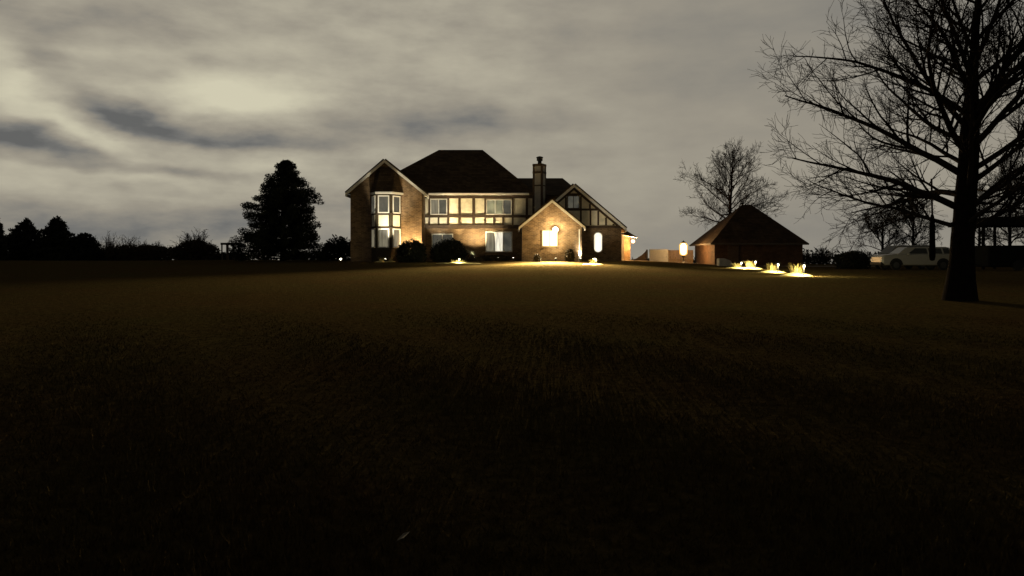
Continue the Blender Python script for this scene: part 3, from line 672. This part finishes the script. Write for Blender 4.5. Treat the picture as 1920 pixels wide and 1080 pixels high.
def grow(T, rng, p, d, length, r, level, maxlevel, spec):
    """one branch and everything that springs from it"""
    sp = spec[level]; n = sp['seg']; P = [p]; d = unit(d); bend = rng.normal(0, 1, 3) * sp['bend']
    for i in range(n):
        d = unit(d + rng.normal(0, sp['jit'], 3) + bend / n + np.array([0, 0, sp['up'] / n])); p = p + d * length / n; P.append(p)
    P = np.array(P); rr = r * (1 - np.linspace(0, 1, n + 1) * .86) ** .9; T.add(P, np.maximum(rr, spec['rmin']), sp['k'])
    if level >= maxlevel: return
    nxt = spec[level + 1]; cnt = max(1, int(round(nxt['count'] * length / sp['ref'] * rng.uniform(.8, 1.2))))
    for c in range(cnt):
        f = nxt['from'] + (1 - nxt['from']) * ((c + rng.random()) / cnt); f = min(f, .985); q = f * n; i = int(q); pp = P[i] + (P[min(i + 1, n)] - P[i]) * (q - i)
        ax = unit(P[min(i + 1, n)] - P[i]); s = rng.normal(size=3); s = unit(s - ax * s.dot(ax)); s = unit(s * np.array([1, 1, nxt.get('flat', 1)]) + np.array([0, 0, .12]))
        an = R(rng.uniform(*nxt['ang'])); dd = ax * math.cos(an) + s * math.sin(an)
        ln = nxt['len'] * length / sp['ref'] ** 0 * rng.uniform(.65, 1.2) * (1 - .45 * f) if nxt.get('rel') else nxt['len'] * rng.uniform(.6, 1.25)
        grow(T, rng, pp, dd, ln, max(np.interp(f, np.linspace(0, 1, n + 1), rr) * nxt['rr'], spec['rmin']), level + 1, maxlevel, spec)
SPEC = {'rmin': .0045,
        1: dict(seg=12, jit=.055, bend=.40, up=.30, k=7, ref=4.0),
        2: dict(seg=8, jit=.065, bend=.40, up=.25, k=5, count=10, ang=(24, 52), len=.50, rel=True, rr=.55, ref=1.8, flat=.8),
        3: dict(seg=5, jit=.07, bend=.3, up=.20, k=4, count=9, ang=(25, 60), len=.50, rel=True, rr=.6, ref=.8),
        4: dict(seg=3, jit=.07, bend=.2, up=.1, k=3, count=6, ang=(20, 48), len=.32, rr=.7, ref=.3)}
for q in (2, 3, 4): SPEC[q]['from'] = .16
def bare_tree(px, Y, label, seed, height, trunk_r, limbs, prof, lean=(0, 0), maxlevel=4, scale=1.0, group=None, rmin=.0045, low=.16, name='bare_tree', trunk_top=.97, elev=(18, 62), z0=None, limb_r=.018, lowbias=1.0, forked=False):
    x = X(px, Y); z = gz(x, Y) if z0 is None else z0; rng = np.random.default_rng(seed)
    t = thing(name, (x, Y, z), label, 'tree', group)
    fr = np.linspace(0, 1, 22); wob = np.cumsum(rng.normal(0, .012 * height / 12, (22, 2)), axis=0); wob[:3] = 0
    P = np.stack([x + lean[0] * fr * height + wob[:, 0], Y + lean[1] * fr * height + wob[:, 1], z + fr * height * trunk_top], -1); P[0, 2] -= .3
    rr = trunk_r * (np.interp(fr, (0, .12, .40, .50, .70, 1), (1.06, .88, .70, .40, .24, .04)) if forked else (1 - fr * .97) ** .75); rr[0] *= 1.38; rr[1] *= 1.08
    Tk = Tubes(); Tk.add(P, rr, 14); Tk.build('trunk', BARK, t)
    for p in C.objects[t.children[0].name].data.polygons: p.use_smooth = True
    T = Tubes(); sp = {k: (dict(v) if isinstance(v, dict) else v) for k, v in SPEC.items()}; sp['rmin'] = rmin
    for k in (1, 2, 3, 4):
        sp[k]['ref'] *= scale
    sp[4]['len'] *= scale
    pz, pr = zip(*prof)
    for i in range(limbs):
        f = low + (.97 - low) * ((i + rng.random() * .8) / limbs) ** lowbias
        az = i * 2.39996 + rng.normal(0, .3); q = f * 21; k = min(int(q), 20); p = P[k] + (P[k + 1] - P[k]) * (q - k)
        el = R(np.interp(f, (low, .9), elev) + rng.uniform(-10, 12)); d = np.array([math.cos(az) * math.cos(el), math.sin(az) * math.cos(el), math.sin(el)])
        reach = float(np.interp(f, pz, pr)) * rng.uniform(.82, 1.08); ln = reach / max(.55, math.cos(el * .85))
        r0 = min(np.interp(f, fr, rr) * .5, limb_r * ln * (1.05 if f < .5 else .9) * rng.uniform(.75, 1.1))
        sp[1]['up'] = rng.uniform(-.28, .50) if f < .55 else rng.uniform(-.55, .2)
        grow(T, rng, p, d, ln, max(r0, rmin * 2), 1, maxlevel, sp)
    if forked:                                                     # the leader breaks up into steep limbs
        for i in range(5):
            f = .36 + .03 * i; q = f * 21; k = int(q); p = P[k] + (P[k + 1] - P[k]) * (q - k); az = i * 2.4 + .5; el = R(rng.uniform(44, 66)); d = np.array([math.cos(az) * math.cos(el), math.sin(az) * math.cos(el), math.sin(el)])
            sp[1]['up'] = rng.uniform(-.1, .45); grow(T, rng, p, d, rng.uniform(4.2, 5.6), .085 * rng.uniform(.8, 1.1), 1, maxlevel, sp)
    T.build('crown', TWIG, t)
    return t
bare_tree(1799, 22.0, 'tall bare deciduous tree with a thick trunk in front of the parked cars', 33, 12.3, .34, 44,
          [(0, 3.6), (.15, 4.0), (.2, 5.0), (.3, 4.9), (.42, 4.1), (.55, 3.2), (.68, 2.3), (.8, 1.5), (1, .4)], lean=(.058, 0), low=.15, rmin=.005, lowbias=1.2, elev=(20, 58), forked=True)
bare_tree(1363, 85.0, 'slender bare tree rising behind the garage roof', 35, 12.6, .24, 34,
          [(0, 3.5), (.3, 4.9), (.45, 4.7), (.6, 3.6), (.8, 2.0), (1, .5)], lean=(.05, 0), low=.30, scale=1.15, rmin=.010, elev=(28, 60))
back = [(1655, 105, 400, 90, 'hazy bare tree behind the hood of the white car', 51), (1712, 98, 380, 90, 'hazy bare tree behind the roof of the white car', 52),
        (1893, 92, 318, 120, 'bare tree rising behind the open shed', 53), (1950, 100, 345, 90, 'bare tree cut by the right edge of the view', 54), (1836, 110, 360, 80, 'hazy bare tree behind the thick trunk', 55)]
for px, Y, ptop, pw, lab, sd in back:
    h = Z(ptop, Y) - gz(X(px, Y), Y); w = pw * Y / F * .62
    bare_tree(px, Y, lab, sd, h, .22, 26, [(0, w * .8), (.3, w), (.6, w * .8), (1, w * .2)], low=.12, scale=1.0, rmin=.013, group='bare trees behind the parked cars', elev=(25, 65))

def twiggy_bush(px, Y, pw, ptop, label, seed, group, stems=26, rmin=.012, name='bare_bush'):
    """leafless bush of many stems from one base"""
    x = X(px, Y); z = gz(x, Y); w = pw * Y / F; h = Z(ptop, Y) - z; rng = np.random.default_rng(seed)
    t = thing(name, (x, Y, z), label, 'bush', group)
    T = Tubes(); sp = {k: (dict(v) if isinstance(v, dict) else v) for k, v in SPEC.items()}; sp['rmin'] = rmin
    sp[1].update(up=.2, ref=h); sp[2].update(ref=h * .5, count=9); sp[3].update(ref=h * .25, count=6)
    for i in range(stems):
        a = rng.random() * 6.283; e = R(rng.uniform(28, 88)); d = np.array([math.cos(a) * math.cos(e), math.sin(a) * math.cos(e), math.sin(e)])
        ln = 1 / math.sqrt((math.cos(e) / w) ** 2 + (math.sin(e) / h) ** 2) * rng.uniform(.75, .95)
        grow(T, rng, np.array([x + rng.normal(0, .2), Y + rng.normal(0, .2), z - .05]), d, ln, .04, 1, 3, sp)
    T.build('branches', TWIG, t)
    return t
LB = 'leafless bushes along the left edge of the field'
twiggy_bush(365, 82, 50, 430, 'rounded leafless bush between the hedge bushes and the pine', 61, None, 42)
twiggy_bush(205, 100, 44, 436, 'leafless bush beside the shortest conifer', 62, LB, 30)
twiggy_bush(250, 96, 38, 442, 'leafless bush in the middle of the bush row', 63, LB, 26)
twiggy_bush(292, 94, 34, 450, 'low leafless bush left of the rounded one', 64, LB, 26)
shrub(255, 88, 88, 456, 'low dark undergrowth in front of the leafless bush row', 65, BROWNLEAF, 9000, .2)
shrub(366, 80, 50, 448, 'dark leafy base of brush under the rounded bush', 66, BROWNLEAF, 7000, .18)
twiggy_bush(1540, 100, 34, 462, 'hazy leafless bush behind the right end of the garage', 67, None, 26)
twiggy_bush(1506, 104, 30, 472, 'small hazy bush mostly hidden by the garage', 68, None, 20)
# far wood beyond the rise, one mass
def far_wood():
    rng = np.random.default_rng(77); L = []
    for i in range(150):
        a = rng.uniform(-.72, .72); d = rng.uniform(190, 230); x = math.tan(a) * d
        h = rng.uniform(2.2, 3.6) * (1.25 if abs(a) > .33 else .8); L.append((x, d, float(ground_z(x, d)) + h * .45, rng.uniform(3, 6), 3, h * .6))
    V, Fc = leaf_cloud(L, 26000, .7, 78); o = fast_mesh('treeline', V, Fc, DARKLEAF); o['kind'] = 'stuff'; o['label'] = 'distant dark line of brush on the horizon'; o['category'] = 'treeline'
far_wood()

# ------------------------------------------------------------------ garage
def garage():
    Yf, Yb = 74.0, 82.0; xl, xr = X(1340, Yf), X(1505, Yf); zg = gz(xl, Yf) - .3; ze = Z(456, 73.6)
    t = thing('garage', ((xl + xr) / 2, 78, zg), 'low dark brick garage with a steep hipped roof', 'garage')
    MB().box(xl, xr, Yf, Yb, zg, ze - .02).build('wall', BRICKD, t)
    e = .42; zr = Z(384, 78); c0, c1 = X(1391, 78), X(1409, 78)
    ea = [(xl - e, Yf - e), (xr + e, Yf - e), (xr + e, Yb + e), (xl - e, Yb + e)]
    MB().add([(x, y, ze) for x, y in ea] + [(c0, 78, zr), (c1, 78, zr)] + [(x, y, ze - .12) for x, y in ea],
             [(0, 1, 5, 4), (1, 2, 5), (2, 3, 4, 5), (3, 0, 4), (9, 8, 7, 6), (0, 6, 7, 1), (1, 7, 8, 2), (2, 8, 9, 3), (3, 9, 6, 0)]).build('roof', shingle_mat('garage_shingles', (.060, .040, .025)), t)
    f = MB(); f.box(xl - e, xr + e, Yf - e - .05, Yf - e - .002, ze - .15, ze + .01); f.box(xl - e - .05, xl - e - .002, Yf - e, Yb + e, ze - .15, ze + .01)
    f.build('fascia', WOODG, t)
    d = MB(); x0 = xl + 1.2; d.box(x0, x0 + 1.0, Yf - .05, Yf - .002, zg + .3, zg + 2.3).build('door', TIMBER, t)
garage()
LANTERN = bpy.data.materials.new('amber_bloom_glass'); LANTERN.use_nodes = True
def amber():
    nt = LANTERN.node_tree; e = nt.nodes.new('ShaderNodeEmission'); e.inputs[0].default_value = (1, .52, .12, 1); e.inputs[1].default_value = 1.7
    tr = nt.nodes.new('ShaderNodeBsdfTransparent'); mx = nt.nodes.new('ShaderNodeMixShader'); mx.inputs[0].default_value = .6
    nt.links.new(tr.outputs[0], mx.inputs[1]); nt.links.new(e.outputs[0], mx.inputs[2]); nt.links.new(mx.outputs[0], nt.nodes['Material Output'].inputs[0])
amber()
def lantern():
    Y = 77.5; x = X(1281.5, Y); z = gz(x, Y); zb = Z(479, Y); zt = Z(453, Y)
    t = thing('lamp_post', (x, Y, z), 'blazing orange lantern on an ornamental post between the gate and garage', 'lamp post')
    p = MB().lathe([(.20, z - .05), (.20, z + .06), (.09, z + .16), (.055, z + .3), (.05, zb - .2), (.09, zb - .12), (.22, zb - .03), (.22, zb)], x, Y, 14); p.build('post', METAL, t, smooth=False)
    for s in (-1, 1):
        MB().tube([(x + s * .05, Y, z + .25), (x + s * .26, Y, z + .42), (x + s * .28, Y, z + .62), (x + s * .12, Y, z + .66), (x + s * .1, Y, z + .52)], .022, 6).build('scroll', METAL, t)
    MB().lathe([(.22, zb + .001), (.38, zb + .15), (.42, zt - .35), (.27, zt - .12)], x, Y, 8).build('glass', LANTERN, t)  # oversized self-lit glass, stands in for the orange bloom round the lamp
    MB().lathe([(.08, zb + .06), (.25, zb + .2), (.28, zt - .4), (.12, zt - .18)], x, Y, 10).build('bulb', glow_mat('lantern_bulb', (1, .80, .5), 14), t, smooth=True)
    MB().lathe([(.30, zt - .119), (.20, zt - .04), (.06, zt + .04), (.02, zt + .12)], x, Y, 8).build('cap', METAL, t)
    for k, (dx, dy) in enumerate(((-.42, -.25), (.42, -.3))):
        lamp('lantern_light', 'POINT', (x + dx, Y + dy, (zb + zt) / 2), 800, AMBER, t, .2)
lantern()
def fence():
    Y = 79.6
    t = thing('wooden_fence', (X(1200, Y), Y, gz(X(1200, Y), Y)), 'low wooden fence with a curved top between the house and the gate', 'fence')
    x0, x1 = X(1183, Y), X(1211.5, Y); n = 22; b = MB()
    for i in range(n):
        a, c = x0 + (x1 - x0) * i / n, x0 + (x1 - x0) * (i + .94) / n; u = (i + .5) / n; zt = Z(487 - 17 * u ** 1.9, Y); b.box(a, c, Y, Y + .03, gz(a, Y) - .1, zt)
    b.build('board_panel', TIMBER, t)
    MB().box(x1, x1 + .16, Y - .06, Y + .1, gz(x1, Y) - .1, Z(468, Y)).build('post', WOODG, t)
    r = thing('picket_fence', (X(1266, Y), Y, gz(X(1266, Y), Y)), 'short run of board fence between the pale gate and the lantern', 'fence')
    x0, x1 = X(1254, Y), X(1300, Y); b = MB()
    for i in range(18):
        a, c = x0 + (x1 - x0) * i / 18, x0 + (x1 - x0) * (i + .9) / 18; b.box(a, c, Y, Y + .03, gz(a, Y) - .1, Z(469, Y))
    b.box(x0, x1, Y + .031, Y + .07, Z(489, Y), Z(486, Y)); b.build('board_panel', mat('weathered_cedar', (.055, .036, .020), .85, .3, 5), r)
    MB().box(x0 - .09, x0 - .002, Y - .05, Y + .08, gz(x0, Y) - .1, Z(468.5, Y)).build('post', WOODG, r)
    g = thing('garden_gate', (X(1235, Y), Y, gz(X(1235, Y), Y)), 'pale square board gate standing between two fence posts', 'gate')
    x0, x1, z0, z1 = X(1217, Y), X(1252, Y), Z(496, Y), Z(467.5, Y); b = MB()
    for i in range(12):
        a, c = x0 + .08 + (x1 - x0 - .16) * i / 12, x0 + .08 + (x1 - x0 - .16) * (i + .96) / 12; b.box(a, c, Y - .2, Y - .17, z0 + .05, z1 - .08)
    b.build('board_panel', PALEW, g)
    f = MB(); f.box(x0, x0 + .078, Y - .23, Y - .16, z0, z1); f.box(x1 - .078, x1, Y - .23, Y - .16, z0, z1); f.box(x0 + .08, x1 - .08, Y - .225, Y - .162, z1 - .078, z1); f.build('gate_frame', PALEW, g)
    MB().tube([(x1 - .2, Y - .25, (z0 + z1) / 2 - .08), (x1 - .2, Y - .25, (z0 + z1) / 2 + .08)], .015, 6).build('handle', METAL, g)
fence()
def block():
    x, y = on_ground(1361, 499); z = gz(x, y); s = y / F
    rng = random.Random(3); w, h = 13 * s, 16 * s
    pts = [(-w, 0), (w * .95, 0), (w, h * .35), (w * .75, h * .72), (-w * .2, h), (-w * .98, h * .97)]
    o = MB().prism([(x + a, z - .05 + c) for a, c in pts], y, y + .7).build('stone_block', STONE, None, bevel=.05)
    o['label'] = 'pale angular stone block at the foot of the garage front wall'; o['category'] = 'stone'
block()

# ------------------------------------------------------------------ vehicles
PAINT = mat('white_car_paint', (.27, .26, .24), .35, spec=.5)
PAINT2 = mat('silver_van_paint', (.15, .145, .135), .4, spec=.5)
BLACKP = mat('black_plastic', (.012, .012, .013), .7)
RUBBER = mat('tyre_rubber', (.012, .012, .012), .9)
RIM = mat('wheel_rim', (.06, .06, .06), .5, metal=.5)
def loft(b, prof_out, prof_in, w_out, w_in):
    """side outline closed at width w_out, shoulder to narrower outline w_in on both sides"""
    n = len(prof_out)
    rings = [(prof_in, -w_in), (prof_out, -w_out), (prof_out, w_out), (prof_in, w_in)]
    vs = [(x, y, z) for pr, y in rings for x, z in pr]
    fs = [tuple(range(n - 1, -1, -1)), tuple(range(3 * n, 4 * n))]
    for k in range(3):
        for i in range(n): fs.append((k * n + i, k * n + (i + 1) % n, (k + 1) * n + (i + 1) % n, (k + 1) * n + i))
    return b.add(vs, fs)
def shrink(pr, k):
    cx = sum(p[0] for p in pr) / len(pr); cz = sum(p[1] for p in pr) / len(pr)
    return [(cx + (x - cx) * (1 - k / 2.4), cz + (z - cz) * (1 - k * 1.2)) for x, z in pr]
def wheel(t, x, y, r=.36):
    b = MB(); n = 20
    def ring(b, prof):
        o = len(b.v)
        for rr, yy in prof:
            for k in range(n): a = 6.2832 * k / n; b.v.append((x + rr * math.cos(a), y + yy, r + rr * math.sin(a)))
        for i in range(len(prof) - 1):
            for k in range(n): b.f.append((o + i * n + k, o + i * n + (k + 1) % n, o + (i + 1) * n + (k + 1) % n, o + (i + 1) * n + k))
        b.f.append(tuple(o + k for k in range(n))); b.f.append(tuple(o + (len(prof) - 1) * n + k for k in range(n - 1, -1, -1)))
    ring(b, [(r * .6, -.11), (r * .95, -.11), (r, -.07), (r, .07), (r * .95, .11), (r * .6, .11)]); w = b.build('wheel', RUBBER, t, local=True)
    h = MB(); ring(h, [(r * .2, -.125), (r * .58, -.115), (r * .58, .115), (r * .2, .125)]); o = h.build('rim', RIM, w, local=True)
def car(name, x, y, rz, label, paint, L=5.4, cat='car', tall=False):
    z = gz(x, y); t = thing(name, (x, y, z), label, cat, None, rz); h = L / 2; w = .93
    # x runs from the nose (-h) to the tail (+h)
    if tall: body = [(-h, .45), (-h + .03, .95), (-h + .9, 1.18), (h - .05, 1.22), (h, .5), (h - .2, .30), (-h + .2, .30)]; cab = [(-h + .8, 1.15), (-h + 1.55, 1.85), (h - .3, 1.88), (h - .06, 1.19)]
    else: body = [(-h, .48), (-h + .03, .95), (-h + .22, 1.08), (-h + 1.4, 1.14), (h - .12, 1.12), (h, 1.0), (h - .02, .55), (h - .25, .33), (-h + .25, .33)]; cab = [(-h + 1.2, 1.09), (-h + 1.85, 1.60), (h - .75, 1.63), (h - .16, 1.10)]
    b = MB(); loft(b, body, shrink(body, .10), w - .10, w); b = b.build('body', paint, t, local=True, bevel=.05, smooth=False)
    c = MB(); n = len(cab)
    top = [(.0 if z_ < 1.3 else .17) for _, z_ in cab]
    vs = [(px, -(w - .08 - q), pz) for (px, pz), q in zip(cab, top)] + [(px, w - .08 - q, pz) for (px, pz), q in zip(cab, top)]
    c.add(vs, [tuple(range(n - 1, -1, -1)), tuple(range(n, 2 * n))] + [(i, (i + 1) % n, (i + 1) % n + n, i + n) for i in range(n)]); cb = c.build('cabin', paint, t, local=True, bevel=.06)
    zt = cab[1][1]; zb = cab[0][1]
    for s in (-1, 1):                                              # side glass, two panes and a rear quarter each
        def sp(px, f): return (px, s * (w - .08 - .17 * f + .012), zb + (zt - zb) * f)
        spans = [(.30, .50), (.53, .76), (.79, .93)]
        for a, e in spans:
            x0, x1 = cab[0][0], cab[3][0]; xa0, xa1 = cab[1][0], cab[2][0]
            def lerp(u, f): lo = x0 + (x1 - x0) * u; hi = xa0 + (xa1 - xa0) * max(0, min(1, (u - .16) / .72)); return lo + (hi - lo) * f
            q = [sp(lerp(a - (.14 if a == .30 else 0), .12), .12), sp(lerp(e, .12), .12), sp(lerp(e, .86), .86), sp(lerp(a, .86), .86)]
            MB().slab(q if s < 0 else q[::-1], .01).build('side_window', GLASS, t, local=True)
        MB().box(-h - .01, -h + .12, s * .72 - .14, s * .72 + .14, .62, .78).build('headlight', mat('lamp_lens', (.7, .7, .68), .15, spec=.6), t, local=True, bevel=.02)
        MB().box(h - .08, h + .012, s * .76 - .1, s * .76 + .1, .72, .94).build('taillight', mat('red_lens', (.25, .01, .01), .2), t, local=True, bevel=.02)
        MB().box(cab[0][0] + .55, cab[0][0] + .72, s * (w + .02) - .08, s * (w + .02) + .08, 1.05, 1.18).build('mirror', paint, t, local=True, bevel=.03)
    def cq(i, j, k, d):
        (x0, z0), (x1, z1) = cab[i], cab[j]; nx, nz = -(z1 - z0), (x1 - x0); l = math.hypot(nx, nz); nx, nz = nx / l * d, nz / l * d
        f0, f1 = .1, .9; xa, za, xb, zb_ = x0 + (x1 - x0) * f0, z0 + (z1 - z0) * f0, x0 + (x1 - x0) * f1, z0 + (z1 - z0) * f1
        return [(xa + nx, -w + .2, za + nz), (xa + nx, w - .2, za + nz), (xb + nx, w - .33, zb_ + nz), (xb + nx, -w + .33, zb_ + nz)]
    MB().slab(cq(0, 1, 0, .012), .01).build('windscreen', GLASS, t, local=True)
    MB().slab(cq(2, 3, 0, .012), .01).build('rear_window', GLASS, t, local=True)
    MB().box(-h - .06, -h + .2, -w + .06, w - .06, .36, .56).build('front_bumper', BLACKP, t, local=True, bevel=.04)
    MB().box(h - .2, h + .06, -w + .06, w - .06, .40, .60).build('rear_bumper', paint, t, local=True, bevel=.04)
    for wx in (-h + .98, h - 1.12):
        for s in (-1, 1):
            wheel(t, wx, s * (w - .1), .36)
            MB().add([(wx + .46 * math.cos(a), s * (w + .004), .38 + .46 * math.sin(a)) for a in np.linspace(0, math.pi, 12)] + [(wx, s * (w - .05), .3)], [tuple(range(12)) if s < 0 else tuple(range(11, -1, -1))]).build('wheel_arch', BLACKP, t, local=True)
    return t
car('parked_car', X(1714, 56.5), 56.5, 0, 'long white car parked facing left behind the thick tree trunk', PAINT, 5.35)
car('parked_van', X(1690, 63.5), 63.5, R(8), 'pale silver van parked behind the hood of the white car', PAINT2, 4.6, 'van', True)
DARKROOF = mat('tarred_boards', (.010, .009, .008), 1, .3, 6, spec=0)
def trailer():
    Y = 50.0; x0 = X(1852, Y); zt = Z(460, Y); x = x0 + 2.2; z = gz(x, Y)
    t = thing('box_trailer', (x, Y, z), 'black box trailer parked at the right edge of the lawn', 'trailer')
    MB().box(x0, x0 + 4.6, Y, Y + 2, z + .22, zt).build('body', mat('matt_black_panel', (.009, .009, .009), 1, .2, 3, spec=0), t, bevel=.14)
    for dx in (1.9, 2.75):
        w = MB(); n = 16
        for yy in (Y - .04, Y + .16): w.v += [(x0 + dx + .33 * math.cos(6.2832 * k / n), yy, z + .33 + .33 * math.sin(6.2832 * k / n)) for k in range(n)]
        w.f = [tuple(range(n)), tuple(range(2 * n - 1, n - 1, -1))] + [(k, (k + 1) % n, (k + 1) % n + n, k + n) for k in range(n)]; w.build('wheel', RUBBER, t)
    MB().beam((x0, Y + 1, z + .4), (x0 - .55, Y + 1, z + .38), .08, .08).beam((x0 - .4, Y + 1, z + .4), (x0 - .4, Y + 1, z - .02), .05, .05).build('drawbar', METAL, t)
    Y = 60.0; x0 = X(1838, Y); x1 = x0 + 8; zt = Z(404, Y); zb = Z(421, Y)
    s = thing('open_shed', (x0 + 4, Y + 2, gz(x0, Y)), 'open shed with a low dark roof on posts at the right edge', 'shed')
    MB().prism([(x0, zb - .05), (x0 + .1, zb + .25), (x0 + .6, zt - .12), (x1, zt + .1), (x1, zb - .05)], Y, Y + 4.5).build('roof', DARKROOF, s)
    for px in (x0 + .35, x0 + 3.6, x0 + 7.6):
        for yy in (Y + .2, Y + 4.2): MB().box(px - .08, px + .08, yy - .08, yy + .08, gz(px, yy) - .2, zb - .051).build('post', DARKROOF, s)
trailer()
def hanging():
    Y = 21.6; x = X(1748, Y); z1, z0 = Z(352, Y), Z(489, Y)
    t = thing('hanging_bag', (x, Y, z0), 'narrow dark bag hanging on a rope from the low limb of the tall bare tree', 'bag')
    MB().tube([(x - .02, Y, Z(335, Y)), (x - .01, Y, Z(372, Y)), (x, Y, Z(402, Y))], .025, 6).build('rope', TIMBER, t)
    MB().lathe([(.02, z0), (.06, z0 + .02), (.08, z0 + .12), (.075, z0 + .6), (.07, z0 + 1.0), (.045, z0 + 1.2), (.02, z0 + 1.27)], x, Y, 12).build('sack', mat('dark_sackcloth', (.010, .009, .008), 1, .3, 20, spec=0), t, smooth=True)
hanging()
def pergola():
    Y = 88.0; x0, x1 = X(414, Y), X(441, Y); zt = Z(456.5, Y); zg = gz(x0, Y)
    t = thing('garden_pergola', ((x0 + x1) / 2, Y, zg), 'small dark wooden pergola between the rounded bush and the pine', 'pergola')
    for x in (x0 + .12, (x0 + x1) / 2, x1 - .12):
        for y in (Y, Y + 1.5): MB().box(x - .06, x + .06, y - .06, y + .06, zg - .1, zt - .16).build('post', TIMBER, t)
    MB().box(x0, x1, Y - .08, Y + .04, zt - .159, zt - .02).build('beam', TIMBER, t); MB().box(x0, x1, Y + 1.46, Y + 1.58, zt - .159, zt - .02).build('beam', TIMBER, t)
    b = MB()
    for i in range(7): x = x0 + .1 + (x1 - x0 - .2) * i / 6; b.box(x - .03, x + .03, Y - .3, Y + 1.8, zt - .019, zt + .08)
    b.build('rafters', TIMBER, t)
pergola()
def leaf():
    x, y = on_ground(755, 1031); z = gz(x, y) + .05
    o = MB().add([(x - .03, y - .03, z), (x + .01, y - .035, z + .02), (x + .035, y + .03, z + .03), (x - .005, y + .045, z + .015), (x - .03, y - .03, z - .004), (x + .01, y - .035, z + .016), (x + .035, y + .03, z + .026), (x - .005, y + .045, z + .011)],
                 [(0, 1, 2, 3), (7, 6, 5, 4), (0, 4, 5, 1), (1, 5, 6, 2), (2, 6, 7, 3), (3, 7, 4, 0)]).build('fallen_leaf', mat('dry_leaf', (.10, .08, .055), .9, .2, 30))
    o['label'] = 'pale dry leaf lying alone on the dark foreground lawn'; o['category'] = 'leaf'
leaf()
